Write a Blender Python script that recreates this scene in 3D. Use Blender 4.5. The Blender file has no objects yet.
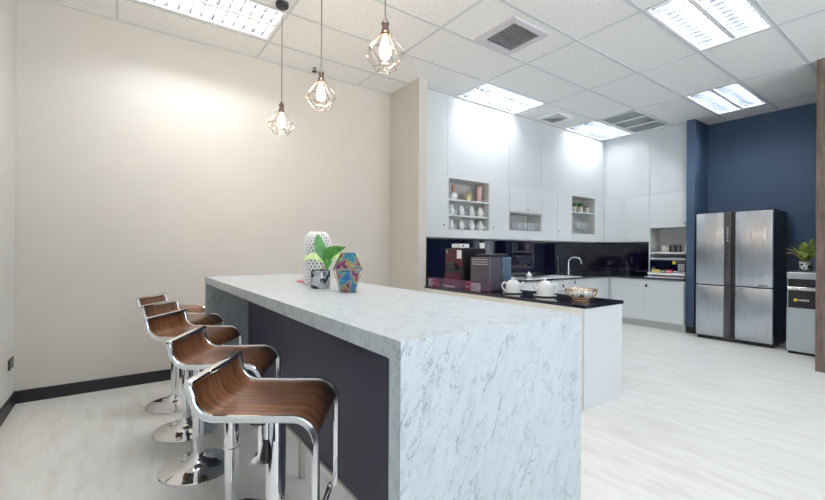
import bpy, bmesh, math, random
from mathutils import Vector, Matrix
PI = math.pi
rnd = random.Random(7)
sc = bpy.context.scene
col = sc.collection

# ------------------------------------------------------------ materials
def newmat(name):
    m = bpy.data.materials.new(name); m.use_nodes = True
    nt = m.node_tree; b = nt.nodes['Principled BSDF']
    return m, nt, b
def mat(name, c, rough=.5, metal=0., **kw):
    m, nt, b = newmat(name)
    b.inputs['Base Color'].default_value = (*c, 1)
    b.inputs['Roughness'].default_value = rough
    b.inputs['Metallic'].default_value = metal
    for k, v in kw.items():
        b.inputs[k.replace('_', ' ')].default_value = v
    # a faint procedural variation so that no surface is perfectly flat
    n = nt.nodes.new('ShaderNodeTexNoise'); n.inputs['Scale'].default_value = 9
    tc = nt.nodes.new('ShaderNodeTexCoord'); nt.links.new(tc.outputs['Object'], n.inputs['Vector'])
    mr = nt.nodes.new('ShaderNodeMapRange')
    mr.inputs['To Min'].default_value = max(rough - .03, 0.0); mr.inputs['To Max'].default_value = min(rough + .03, 1)
    nt.links.new(n.outputs['Fac'], mr.inputs['Value']); nt.links.new(mr.outputs['Result'], b.inputs['Roughness'])
    return m
def ramp(nt, stops):
    r = nt.nodes.new('ShaderNodeValToRGB'); e = r.color_ramp.elements
    while len(e) < len(stops): e.new(.5)
    for el, (p, c) in zip(e, stops):
        el.position = p; el.color = (*c, 1)
    return r
def mapping(nt, kind='Object', scale=(1,1,1), rot=(0,0,0)):
    tc = nt.nodes.new('ShaderNodeTexCoord'); mp = nt.nodes.new('ShaderNodeMapping')
    mp.inputs['Scale'].default_value = scale; mp.inputs['Rotation'].default_value = rot
    nt.links.new(tc.outputs[kind], mp.inputs['Vector']); return mp
def noise(nt, vec, scale, detail=4, rough=.5, dist=0):
    n = nt.nodes.new('ShaderNodeTexNoise'); n.inputs['Scale'].default_value = scale
    n.inputs['Detail'].default_value = detail; n.inputs['Roughness'].default_value = rough
    n.inputs['Distortion'].default_value = dist
    nt.links.new(vec, n.inputs['Vector']); return n
def mix(nt, fac, a, b, mode='MIX'):
    m = nt.nodes.new('ShaderNodeMix'); m.data_type = 'RGBA'; m.blend_type = mode
    for s, v in ((0, fac), (6, a), (7, b)):
        if hasattr(v, 'links'): nt.links.new(v, m.inputs[s])
        elif s == 0: m.inputs[0].default_value = v
        else: m.inputs[s].default_value = (*v, 1)
    return m.outputs[2]
def emit(name, c, s):
    m = bpy.data.materials.new(name); m.use_nodes = True; nt = m.node_tree
    nt.nodes.clear(); o = nt.nodes.new('ShaderNodeOutputMaterial'); e = nt.nodes.new('ShaderNodeEmission')
    e.inputs['Color'].default_value = (*c, 1); e.inputs['Strength'].default_value = s
    nt.links.new(e.outputs[0], o.inputs[0]); return m

def m_marble():
    m, nt, b = newmat('marble')
    mp0 = mapping(nt, 'Object', (1, 1, 1), (math.radians(14), math.radians(-24), 0))
    mp = nt.nodes.new('ShaderNodeMapping'); mp.inputs['Scale'].default_value = (8.0, 8.0, 2.5); nt.links.new(mp0.outputs[0], mp.inputs['Vector'])
    warp = noise(nt, mp.outputs[0], 2.2, 5, .6)
    add = nt.nodes.new('ShaderNodeVectorMath'); add.operation = 'MULTIPLY_ADD'
    nt.links.new(warp.outputs['Color'], add.inputs[0]); add.inputs[1].default_value = (.6, .6, .6)
    nt.links.new(mp.outputs[0], add.inputs[2])
    def vein(scale, width, det):
        n = noise(nt, add.outputs[0], scale, det, .62)
        s = nt.nodes.new('ShaderNodeMath'); s.operation = 'SUBTRACT'; nt.links.new(n.outputs['Fac'], s.inputs[0]); s.inputs[1].default_value = .5
        a = nt.nodes.new('ShaderNodeMath'); a.operation = 'ABSOLUTE'; nt.links.new(s.outputs[0], a.inputs[0])
        r = nt.nodes.new('ShaderNodeMapRange'); r.inputs['From Max'].default_value = width
        r.inputs['To Min'].default_value = 1; r.inputs['To Max'].default_value = 0
        nt.links.new(a.outputs[0], r.inputs['Value']); return r.outputs[0]
    v1 = vein(1.7, .013, 9); v2 = vein(3.6, .020, 8)
    mask = noise(nt, mp.outputs[0], 3.2, 3, .6)
    mr = ramp(nt, [(.34, (0,0,0)), (.54, (1,1,1))]); nt.links.new(mask.outputs['Fac'], mr.inputs[0])
    def mul(a, c):
        k = nt.nodes.new('ShaderNodeMath'); k.operation = 'MULTIPLY'; nt.links.new(a, k.inputs[0])
        if hasattr(c, 'links'): nt.links.new(c, k.inputs[1])
        else: k.inputs[1].default_value = c
        return k.outputs[0]
    cloud = noise(nt, mp.outputs[0], 2.2, 5, .6)
    cr = ramp(nt, [(.3, (.53, .575, .60)), (.7, (.47, .52, .56))]); nt.links.new(cloud.outputs['Fac'], cr.inputs[0])
    c = mix(nt, mul(mul(v1, mr.outputs[0]), .85), cr.outputs[0], (.13, .165, .215))
    c = mix(nt, mul(mul(v2, mr.outputs[0]), .6), c, (.30, .34, .40))
    nt.links.new(c, b.inputs['Base Color']); b.inputs['Roughness'].default_value = .32
    return m
def m_walnut():
    m, nt, b = newmat('walnut')
    mp = mapping(nt, 'UV', (2.2, 34, 1))
    n = noise(nt, mp.outputs[0], 1.6, 6, .6, .5)
    mp2 = mapping(nt, 'UV', (6, 190, 1)); n2 = noise(nt, mp2.outputs[0], 1.5, 3, .6)
    r = ramp(nt, [(.25, (.030, .011, .006)), (.42, (.11, .042, .018)), (.56, (.23, .094, .040)), (.74, (.37, .175, .08))])
    nt.links.new(n.outputs['Fac'], r.inputs[0])
    r2 = ramp(nt, [(.3, (.6, .6, .6)), (.6, (1, 1, 1))]); nt.links.new(n2.outputs['Fac'], r2.inputs[0])
    c = mix(nt, .8, r.outputs[0], r2.outputs[0], 'MULTIPLY')
    nt.links.new(c, b.inputs['Base Color']); b.inputs['Roughness'].default_value = .3
    b.inputs['Coat Weight'].default_value = .25; b.inputs['Coat Roughness'].default_value = .15
    return m
def m_oldwood():
    m, nt, b = newmat('brown_wood_cladding')
    mp = mapping(nt, 'Object', (14, 14, 1.2)); n = noise(nt, mp.outputs[0], 3, 6, .65, .6)
    r = ramp(nt, [(.3, (.085, .056, .045)), (.5, (.15, .105, .085)), (.7, (.22, .165, .14))])
    nt.links.new(n.outputs['Fac'], r.inputs[0]); nt.links.new(r.outputs[0], b.inputs['Base Color'])
    b.inputs['Roughness'].default_value = .5; return m
def m_floor():
    m, nt, b = newmat('floor_vinyl')
    mp = mapping(nt, 'Object', (6.0, 1.1, 1)); n = noise(nt, mp.outputs[0], 2.2, 7, .65, .4)
    r = ramp(nt, [(.30, (.68, .665, .63)), (.5, (.765, .76, .735)), (.72, (.83, .83, .815))])
    nt.links.new(n.outputs['Fac'], r.inputs[0])
    mpp = mapping(nt, 'Object', (1, 1, 1), (0, 0, PI/2))
    br = nt.nodes.new('ShaderNodeTexBrick'); nt.links.new(mpp.outputs[0], br.inputs['Vector'])
    br.inputs['Scale'].default_value = 1; br.inputs['Brick Width'].default_value = 1.22; br.inputs['Row Height'].default_value = .18
    br.inputs['Mortar Size'].default_value = .0015; br.inputs['Color1'].default_value = (1, 1, 1, 1)
    br.inputs['Color2'].default_value = (.97, .97, .975, 1); br.inputs['Mortar'].default_value = (.90, .90, .90, 1)
    c = mix(nt, 1, r.outputs[0], br.outputs['Color'], 'MULTIPLY')
    nt.links.new(c, b.inputs['Base Color'])
    mr = nt.nodes.new('ShaderNodeMapRange'); mr.inputs['To Min'].default_value = .30; mr.inputs['To Max'].default_value = .45
    nt.links.new(n.outputs['Fac'], mr.inputs['Value']); nt.links.new(mr.outputs[0], b.inputs['Roughness'])
    return m
def m_ceiling():
    m, nt, b = newmat('mineral_tile')
    mp = mapping(nt); n = noise(nt, mp.outputs[0], 60, 2, .5)
    r = ramp(nt, [(.0, (.60, .61, .61)), (.33, (.66, .67, .67)), (.42, (.84, .845, .84))])
    nt.links.new(n.outputs['Fac'], r.inputs[0]); nt.links.new(r.outputs[0], b.inputs['Base Color'])
    b.inputs['Roughness'].default_value = .9; return m
def m_wall(name, c, v=.03):
    m, nt, b = newmat(name)
    mp = mapping(nt); n = noise(nt, mp.outputs[0], 3, 5, .6)
    r = ramp(nt, [(.3, tuple(x*(1-v) for x in c)), (.7, c)])
    nt.links.new(n.outputs['Fac'], r.inputs[0]); nt.links.new(r.outputs[0], b.inputs['Base Color'])
    b.inputs['Roughness'].default_value = .65
    n2 = noise(nt, mp.outputs[0], 180, 2); bp = nt.nodes.new('ShaderNodeBump'); bp.inputs['Strength'].default_value = .04
    nt.links.new(n2.outputs['Fac'], bp.inputs['Height']); nt.links.new(bp.outputs[0], b.inputs['Normal'])
    return m
def m_steel():
    m, nt, b = newmat('brushed_steel')
    mp = mapping(nt, 'Object', (1, 60, .6)); n = noise(nt, mp.outputs[0], 3, 3, .6)
    b.inputs['Metallic'].default_value = 1
    r = ramp(nt, [(.3, (.52, .55, .60)), (.7, (.57, .60, .65))]); nt.links.new(n.outputs['Fac'], r.inputs[0])
    nt.links.new(r.outputs[0], b.inputs['Base Color'])
    mr = nt.nodes.new('ShaderNodeMapRange'); mr.inputs['To Min'].default_value = .22; mr.inputs['To Max'].default_value = .36
    nt.links.new(n.outputs['Fac'], mr.inputs['Value']); nt.links.new(mr.outputs[0], b.inputs['Roughness'])
    b.inputs['Anisotropic'].default_value = .4
    # gently uneven sheet: long vertical waves that bend the reflections
    mp2 = mapping(nt, 'Object', (.5, 9, .35)); n2 = noise(nt, mp2.outputs[0], 1.1, 2)
    bp = nt.nodes.new('ShaderNodeBump'); bp.inputs['Strength'].default_value = .12; bp.inputs['Distance'].default_value = .05
    nt.links.new(n2.outputs['Fac'], bp.inputs['Height']); nt.links.new(bp.outputs[0], b.inputs['Normal'])
    return m
def m_irid():
    m, nt, b = newmat('iridescent_glaze')
    mp = mapping(nt, 'Object', (1, 1, 1)); n = noise(nt, mp.outputs[0], 15, 3, .5, 1.2)
    r = ramp(nt, [(.30, (.01, .03, .25)), (.40, (.02, .20, .42)), (.46, (.10, .34, .34)), (.51, (.50, .36, .14)),
                  (.56, (.30, .06, .10)), (.62, (.12, .02, .20)), (.75, (.02, .10, .35))])
    r.color_ramp.interpolation = 'LINEAR'
    nt.links.new(n.outputs['Fac'], r.inputs[0]); nt.links.new(r.outputs[0], b.inputs['Base Color'])
    b.inputs['Metallic'].default_value = .85; b.inputs['Roughness'].default_value = .15
    b.inputs['Coat Weight'].default_value = .6
    return m
def m_leaf(name, c1, c2):
    m, nt, b = newmat(name)
    mp = mapping(nt); n = noise(nt, mp.outputs[0], 26, 4, .6)
    r = ramp(nt, [(.35, c1), (.65, c2)]); nt.links.new(n.outputs['Fac'], r.inputs[0]); nt.links.new(r.outputs[0], b.inputs['Base Color'])
    b.inputs['Roughness'].default_value = .4; b.inputs['Subsurface Weight'].default_value = .05
    return m
def m_mosaic(name, dark, light, scale, metal=.6):
    m, nt, b = newmat(name)
    mp = mapping(nt); v = nt.nodes.new('ShaderNodeTexVoronoi'); v.inputs['Scale'].default_value = scale
    nt.links.new(mp.outputs[0], v.inputs['Vector'])
    r = ramp(nt, [(.2, dark), (.55, light)]); nt.links.new(v.outputs['Color'], r.inputs[0])
    nt.links.new(r.outputs[0], b.inputs['Base Color']); b.inputs['Metallic'].default_value = metal; b.inputs['Roughness'].default_value = .2
    return m
def m_cord():
    m, nt, b = newmat('braided_cord')
    mp = mapping(nt, 'Object', (60, 60, 60)); w = nt.nodes.new('ShaderNodeTexWave'); w.bands_direction = 'Z'
    w.inputs['Scale'].default_value = 1.3; w.inputs['Distortion'].default_value = 2
    nt.links.new(mp.outputs[0], w.inputs['Vector'])
    r = ramp(nt, [(.4, (.02, .02, .02)), (.6, (.35, .33, .3))]); nt.links.new(w.outputs['Color'], r.inputs[0])
    nt.links.new(r.outputs[0], b.inputs['Base Color']); b.inputs['Roughness'].default_value = .8
    return m

M = dict(
 marble=m_marble(), walnut=m_walnut(), cladding=m_oldwood(), floor=m_floor(), tile=m_ceiling(), steel=m_steel(), irid=m_irid(),
 beige=m_wall('beige_paint', (.63, .605, .56)), leftwall=m_wall('pale_grey_paint', (.70, .72, .71)),
 white_wall=m_wall('white_wall', (.66, .69, .71), .01), blue=m_wall('navy_paint', (.056, .100, .178)),
 chrome=mat('chrome', (.82, .83, .85), .07, 1.), darkchrome=mat('dark_chrome', (.42, .40, .38), .18, 1.),
 grid=mat('ceiling_grid', (.60, .64, .67), .5), cab=mat('white_laminate', (.72, .75, .77), .35), inner=mat('shaded_laminate', (.56, .56, .55), .45), cabdoor=mat('white_door_laminate', (.70, .73, .745), .32),  # inner laminate: shade of the open niches put into the colour
 cream=mat('cream_laminate', (.80, .78, .74), .4), kick=mat('toe_kick', (.55, .55, .53), .45),
 panel=mat('charcoal_panel', (.050, .053, .092), .36), skirt=mat('black_skirting', (.008, .009, .014), .45),
 metalstrip=mat('satin_metal', (.62, .58, .54), .35, .9),
 glass_black=mat('navy_glass', (.006, .006, .030), .03, 0., IOR=2.25),
 worktop=mat('black_granite', (.012, .013, .024), .07, 0., IOR=1.9), black=mat('black_plastic', (.015, .015, .018), .35),
 fridge_side=mat('dark_fridge_side', (.022, .025, .038), .35), strip=mat('dark_glass_strip', (.07, .065, .075), .2),
 white=mat('white_ceramic', (.86, .88, .88), .15), fixture=mat('white_enamel', (.88, .89, .90), .3), louvre=mat('louvre_aluminium', (.80, .82, .85), .2, .85),
 greymetal=mat('grey_grille', (.62, .66, .68), .5), ventdark=mat('dark_vent', (.22, .21, .23), .5), ventlav=mat('pale_vent_frame', (.62, .61, .66), .5),
 silver=mat('cooler_silver', (.52, .58, .61), .3, .35), gold=mat('gold_wire', (.72, .50, .32), .25, 1.), copper=mat('copper', (.62, .27, .14), .2, 1.),
 pink=mat('pink_ceramic', (.66, .42, .40), .35), cardpink=mat('pink_card', (.75, .22, .30), .5), creamgold=mat('cream_gold', (.62, .54, .34), .3, .3),
 red=mat('red_plastic', (.50, .015, .035), .3), maroon=mat('maroon_enamel', (.075, .010, .024), .15), greyplastic=mat('grey_machine', (.095, .088, .115), .3),
 bluegrey=mat('blue_grey_plastic', (.050, .062, .095), .3), yellow=mat('yellow_pack', (.75, .58, .05), .4), green=mat('green_pack', (.12, .25, .14), .4),
 jar=mat('speckled_pot', (.62, .56, .48), .5), soil=mat('soil', (.04, .028, .02), .9), cord=m_cord(),
 leaf_dark=m_leaf('leaf_green', (.02, .14, .02), (.08, .32, .05)), leaf_mid=m_leaf('leaf_mid', (.06, .26, .10), (.16, .42, .16)),
 leaf_pale=m_leaf('leaf_pale', (.42, .62, .20), (.68, .82, .42)), leaf_var=m_leaf('leaf_variegated', (.04, .15, .03), (.45, .50, .12)),
 leaf_brown=m_leaf('leaf_brown', (.30, .16, .06), (.42, .28, .12)),
 mosaic=m_mosaic('mosaic_glass', (.05, .05, .06), (.62, .66, .70), 45), hammered=m_mosaic('crumpled_silver', (.02, .02, .02), (.8, .8, .8), 38, .8),
 lattice=mat('silver_lattice', (.88, .88, .89), .25, .4), darkcore=mat('vase_inner', (.10, .12, .11), .5),
 blade=mat('cross_blade', (.15, .17, .20), .25, .6), spark=mat('cooler_light', (.1, .2, .9), .3, 0.), label_w=mat('label_white', (.75, .75, .78), .5),
 paper=mat('white_paper', (.85, .86, .86), .7), socket=mat('aged_socket', (.20, .15, .13), .3, .9), rosemat=mat('ceiling_rose', (.02, .022, .04), .4),
)
M['tube'] = emit('tube_glow', (.93, .965, 1), 42)
M['filament'] = emit('filament_glow', (1, .58, .26), 14)
def clearglass(name, c, alpha, rough=.05):
    m, nt, b = newmat(name)
    b.inputs['Base Color'].default_value = (*c, 1); b.inputs['Roughness'].default_value = rough
    b.inputs['Specular IOR Level'].default_value = .8
    lw = nt.nodes.new('ShaderNodeLayerWeight'); lw.inputs['Blend'].default_value = .35
    mr = nt.nodes.new('ShaderNodeMapRange'); mr.inputs['To Min'].default_value = alpha; mr.inputs['To Max'].default_value = min(1, alpha+.6)
    nt.links.new(lw.outputs['Facing'], mr.inputs['Value']); nt.links.new(mr.outputs[0], b.inputs['Alpha'])
    return m
M['bulb'] = clearglass('bulb_glass', (1, .85, .65), .12); M['glass'] = clearglass('drinking_glass', (.86, .91, .93), .12)
bb0 = M['bulb'].node_tree.nodes['Principled BSDF']; bb0.inputs['Emission Color'].default_value = (1, .72, .42, 1); bb0.inputs['Emission Strength'].default_value = 2.2
M['acrylic'] = clearglass('purple_acrylic', (.20, .08, .20), .16); M['tank'] = clearglass('water_tank', (.16, .25, .36), .55)
M['cageglass'] = mat('cage_wire', (.34, .29, .27), .25, 1.)

# ------------------------------------------------------------ geometry helpers
class MB:
    def __init__(s): s.bm = bmesh.new()
    def box(s, x0, x1, y0, y1, z0, z1, bev=0, seg=2):
        vs = [s.bm.verts.new((x, y, z)) for x in (x0, x1) for y in (y0, y1) for z in (z0, z1)]
        f = [(0,1,3,2), (4,6,7,5), (0,4,5,1), (2,3,7,6), (0,2,6,4), (1,5,7,3)]
        fs = [s.bm.faces.new([vs[i] for i in q]) for q in f]
        if bev:
            es = list({e for q in fs for e in q.edges})
            bmesh.ops.bevel(s.bm, geom=es, offset=bev, segments=seg, affect='EDGES', profile=.5)
        return s
    def cbox(s, c, d, bev=0, rz=0, rot=None):
        n0 = set(s.bm.verts); s.box(-d[0]/2, d[0]/2, -d[1]/2, d[1]/2, -d[2]/2, d[2]/2, bev)
        m = Matrix.Translation(c) @ (rot.to_4x4() if rot else Matrix.Rotation(rz, 4, 'Z'))
        for v in s.bm.verts:
            if v not in n0: v.co = m @ v.co
        return s
    def lathe(s, prof, c=(0,0,0), seg=32, ang=None):
        rings = []
        for r, z in prof:
            if r < 1e-6: rings.append([s.bm.verts.new((c[0], c[1], c[2]+z))])
            else: rings.append([s.bm.verts.new((c[0]+r*math.cos(2*PI*i/seg), c[1]+r*math.sin(2*PI*i/seg), c[2]+z)) for i in range(seg)])
        for a, b in zip(rings, rings[1:]):
            for i in range(seg):
                j = (i+1) % seg
                if len(a) == 1 and len(b) == 1: continue
                if len(a) == 1: f = [a[0], b[i], b[j]]
                elif len(b) == 1: f = [a[i], b[0], a[j]]
                else: f = [a[i], b[i], b[j], a[j]]
                try: s.bm.faces.new(f)
                except ValueError: pass
        return s
    def tube(s, pts, r, seg=10, closed=False, caps=True):
        pts = [Vector(p) for p in pts]; n = len(pts); rr = r if isinstance(r, (list, tuple)) else [r]*n
        rings = []; up = None
        for i, p in enumerate(pts):
            if closed: d = (pts[(i+1) % n]-pts[i-1])
            else: d = pts[min(i+1, n-1)]-pts[max(i-1, 0)]
            d.normalize()
            if up is None:
                up = d.orthogonal().normalized()
            else:
                up = (up - d*up.dot(d))
                up = up.normalized() if up.length > 1e-6 else d.orthogonal().normalized()
            bi = d.cross(up)
            rings.append([s.bm.verts.new(p + (up*math.cos(2*PI*k/seg)+bi*math.sin(2*PI*k/seg))*rr[i]) for k in range(seg)])
        m = n if closed else n-1
        for i in range(m):
            a, b = rings[i], rings[(i+1) % n]
            off = 0
            if closed and i == n-1:
                off = min(range(seg), key=lambda o: (a[0].co-b[o].co).length)
            for k in range(seg):
                s.bm.faces.new([a[k], a[(k+1) % seg], b[(k+1+off) % seg], b[(k+off) % seg]])
        if caps and not closed:
            s.bm.faces.new(rings[0][::-1]); s.bm.faces.new(rings[-1])
        return s
    def ball(s, c, r, sc_=(1,1,1), seg=20):
        n = max(6, seg//2)
        prof = [(math.sin(PI*i/n)*r*sc_[0], -math.cos(PI*i/n)*r*sc_[2]) for i in range(n+1)]
        prof[0] = (0, prof[0][1]); prof[-1] = (0, prof[-1][1])
        return s.lathe(prof, c, seg)
    def prism(s, poly, z0, z1):
        a = [s.bm.verts.new((x, y, z0)) for x, y in poly]; b = [s.bm.verts.new((x, y, z1)) for x, y in poly]
        s.bm.faces.new(a[::-1]); s.bm.faces.new(b); n = len(poly)
        for i in range(n): s.bm.faces.new([a[i], a[(i+1) % n], b[(i+1) % n], b[i]])
        return s
    def leaf(s, base, tip, width, bend=(0,0,.02), side=None, n=8):
        base, tip, bend = Vector(base), Vector(tip), Vector(bend); d = (tip-base)
        sd = Vector(side).normalized() if side else d.cross(Vector((0,0,1))).normalized()
        nrm = d.cross(sd).normalized()*.0012
        rows = []
        for i in range(n+1):
            t = i/n; c = base+d*t+bend*math.sin(PI*t); w = width*.5*math.sin(PI*min(1, t*.97+.015))**.75
            fold = nrm.normalized()*w*.25
            rows.append([[s.bm.verts.new(c-sd*w+fold+o), s.bm.verts.new(c+o), s.bm.verts.new(c+sd*w+fold+o)] for o in (nrm, -nrm)])
        for a, b in zip(rows, rows[1:]):
            for k in (0, 1):
                s.bm.faces.new([a[0][k], a[0][k+1], b[0][k+1], b[0][k]]); s.bm.faces.new([a[1][k+1], a[1][k], b[1][k], b[1][k+1]])
            s.bm.faces.new([a[0][0], b[0][0], b[1][0], a[1][0]]); s.bm.faces.new([a[0][2], a[1][2], b[1][2], b[0][2]])
        return s
    def build(s, name, material, parent=None, smooth=None, origin=None):
        bmesh.ops.recalc_face_normals(s.bm, faces=s.bm.faces)
        me = bpy.data.meshes.new(name)
        if parent is None:      # put the origin at the base centre of the mesh
            if origin is None:
                xs = [v.co.x for v in s.bm.verts]; ys = [v.co.y for v in s.bm.verts]; zs = [v.co.z for v in s.bm.verts]
                origin = ((min(xs)+max(xs))/2, (min(ys)+max(ys))/2, min(zs))
            bmesh.ops.translate(s.bm, verts=s.bm.verts, vec=-Vector(origin))
        else: origin = (0, 0, 0)
        s.bm.to_mesh(me); s.bm.free(); me.materials.append(M[material])
        if smooth is not None:
            for p in me.polygons: p.use_smooth = True
            me.set_sharp_from_angle(angle=math.radians(smooth))
        o = bpy.data.objects.new(name, me); col.objects.link(o); o.location = origin
        if parent: o.parent = parent
        return o
def tag(o, label=None, cat=None, group=None, kind=None):
    if label: o['label'] = label
    if cat: o['category'] = cat
    if group: o['group'] = group
    if kind: o['kind'] = kind
    return o
def empty(name, loc, label, cat, group=None, rz=0):
    o = bpy.data.objects.new(name, None); col.objects.link(o); o.location = loc; o.rotation_euler.z = rz
    o.empty_display_size = .05
    return tag(o, label, cat, group)
def children(o): return [c for c in bpy.data.objects if c.parent == o]
def copy_tree(o, parent=None):
    kids = children(o); c = o.copy(); col.objects.link(c); c.parent = parent
    for k in kids: copy_tree(k, c)
    return c
def copy_to(o, loc, rz=None, label=None, group=None):
    c = copy_tree(o); c.location = loc
    if rz is not None: c.rotation_euler.z = rz
    if label: c['label'] = label
    if group: c['group'] = group
    return c
def rel(parent):      # offset so that world coordinates can be given to a part of an unrotated thing
    return parent.location
class WB(MB):         # builder in world coordinates for parts of a thing at an offset
    def build(s, name, material, parent=None, smooth=None, origin=None):
        if parent is not None:
            root = parent; off = Vector((0,0,0))
            while root is not None: off += root.location; root = root.parent
            bmesh.ops.translate(s.bm, verts=s.bm.verts, vec=-off)
        return MB.build(s, name, material, parent, smooth, origin)
def struct(name, mb, material, smooth=None): return tag(mb.build(name, material, None, smooth), kind='structure')

H = 3.279; XL = -.68; YB = 4.487; YK = 4.04; XR = 7.22; XBLUE = 7.62; YREAR = -3.9
# ------------------------------------------------------------ room shell
struct('floor', MB().box(XL-.1, 8.0, YREAR, 4.7, -.06, 0), 'floor')
struct('wall_left', MB().box(XL-.1, XL, YREAR, YB+.1, 0, H+.15), 'leftwall')
struct('wall_back', MB().box(XL, 2.85, YB, YB+.1, 0, H+.15), 'beige')
struct('wall_partition', MB().box(2.85, 2.965, 3.845, YB+.1, 0, H+.15), 'beige')
struct('wall_kitchen', MB().box(2.965, 7.9, 4.42, 4.6, 0, H+.15), 'white_wall')
struct('wall_right', MB().box(7.62, 7.9, -3.9, 4.42, 0, H+.15), 'blue')
struct('wall_column', MB().box(7.12, 7.62, 2.53, 2.645, 0, H+.05, .003, 1), 'blue')
b = MB()
for x0, x1 in ((2.965, 3.457), (3.46, 4.632), (4.635, 5.408), (5.411, 6.947), (6.95, 7.62)):
    b.box(x0, x1, YK, 4.42, 2.212, H+.02)
struct('wall_bulkhead', b, 'white_wall')
b = MB()
for y0, y1 in ((2.645, 3.233), (3.236, 3.99), (3.993, YK)):
    b.box(7.24, 7.62, y0, y1-.001, 2.212, H+.02)
struct('wall_bulkhead_side', b, 'white_wall')
struct('wall_front', MB().box(XL-.1, 7.9, YREAR-.1, YREAR, 0, .3).box(XL-.1, 7.9, YREAR-.1, YREAR, 3.05, H+.15).box(XL-.1, -.4, YREAR-.1, YREAR, .3, 3.05)
       .box(2.55, 2.85, YREAR-.1, YREAR, .3, 3.05).box(5.8, 7.9, YREAR-.1, YREAR, .3, 3.05), 'white_wall')
def winframe(name, x0, x1):
    y0, y1 = YREAR-.08, YREAR-.02; xm = (x0+x1)/2
    struct(name, MB().box(x0, x0+.04, y0, y1, .3, 3.05).box(x1-.04, x1, y0, y1, .3, 3.05).box(xm-.02, xm+.02, y0, y1, .34, 3.01)
           .box(x0+.04, x1-.04, y0, y1, .3, .34).box(x0+.04, x1-.04, y0, y1, 3.01, 3.05), 'fixture')
winframe('fill_window_1', -.4, 2.55); winframe('fill_window_2', 2.85, 5.8)  # unseen windows, added and opened wide so world light fills the room
# wood clad wall whose edge shows at the right; dark vertical slats carry on behind the frame edge
struct('wall_wood', MB().box(5.95, 6.07, .72, 1.0, 0, H+.05, .002, 1), 'cladding')
b = MB().box(5.99, 6.07, YREAR, .72, 0, H+.05)
y = .70
while y > YREAR+.1:
    b.box(5.955, 5.99, y-.03, y, 0, H); y -= .06
struct('wall_slatted', b, 'panel')
struct('baseboard_left', MB().box(XL, XL+.014, YREAR, YB, 0, .1), 'skirt')
struct('baseboard_back', MB().box(XL+.014, 2.85, YB-.014, YB, 0, .1), 'skirt')
struct('baseboard_right', MB().box(7.606, 7.62, 1.0, 2.53, 0, .1).box(7.108, 7.12, 2.53, 2.628, 0, .1).box(7.108, 7.606, 2.518, 2.53, 0, .1), 'skirt')

# ceiling: mineral tiles on a 1.2 x 0.6 grid, with openings where fittings sit
GX = [1.17+1.2*i for i in range(-2, 6)]; GY = [1.065+.6*i for i in range(-9, 6)]
holes = {(0, 4), (2, 4), (4, 4), (2, 0), (4, 1), (1, 2), (3, 4), (4, 3)}   # (column, row) counted from x=1.17, y=1.065
extra = [(-1, 4), (-1, 1), (0, -3), (2, -3), (4, -3), (0, -6), (2, -6), (4, -6)]
lights = [(-1, 4), (2, 4), (4, 4), (2, 0), (4, 1), (-1, 0), (0, -4), (2, -4), (-1, -4), (4, -4)]
open_cells = set(lights) | {(4, 3)}
b = MB()
for i in range(-2, 6):
    for j in range(-9, 6):
        if (i, j) in open_cells: continue
        x0, x1 = 1.17+1.2*i, 2.37+1.2*i; y0, y1 = 1.065+.6*j, 1.665+.6*j
        x0, x1 = max(x0, XL), min(x1, 7.62); y0, y1 = max(y0, YREAR), min(y1, YB)
        if x1-x0 < .02 or y1-y0 < .02: continue
        b.box(x0, x1, y0, y1, H, H+.015)
# strips between the last row of fittings and the walls
for (i, j) in lights:
    if j == 4:
        x0, x1 = max(1.17+1.2*i, XL), 2.37+1.2*i
        b.box(x0, x1, 4.045, 4.065, H, H+.015)
b.box(-.05, 1.17, 4.06, 4.065, H, H+.012)
struct('ceiling', b, 'tile')
struct('trim_5', MB().box(XL-.1, 7.9, YREAR-.1, 4.6, H+.16, H+.2), 'white_wall')    # slab over the suspended ceiling
b = MB()
for x in [1.17+1.2*i for i in range(-1, 6)]:
    b.box(x-.011, x+.011, YREAR, YB if x < 2.9 else YK, H-.0035, H+.004)
for yy in [1.065+.6*j for j in range(-8, 6)]:
    b.box(XL, 7.62, yy-.015, yy+.015, H-.0045, H+.005) if yy < 3.9 else b.box(XL, 2.85, yy-.015, yy+.015, H-.0045, H+.005)
struct('trim_1', b, 'grid')
b = MB().box(XL, XL+.02, YREAR, YB, H-.006, H).box(XL, 2.85, YB-.02, YB, H-.006, H).box(2.965, 7.24, YK-.02, YK, H-.006, H)
b.box(7.22, 7.24, 2.645, YK, H-.006, H).box(7.60, 7.62, 1.0, 2.53, H-.006, H)
struct('trim_2', b, 'grid')

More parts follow.
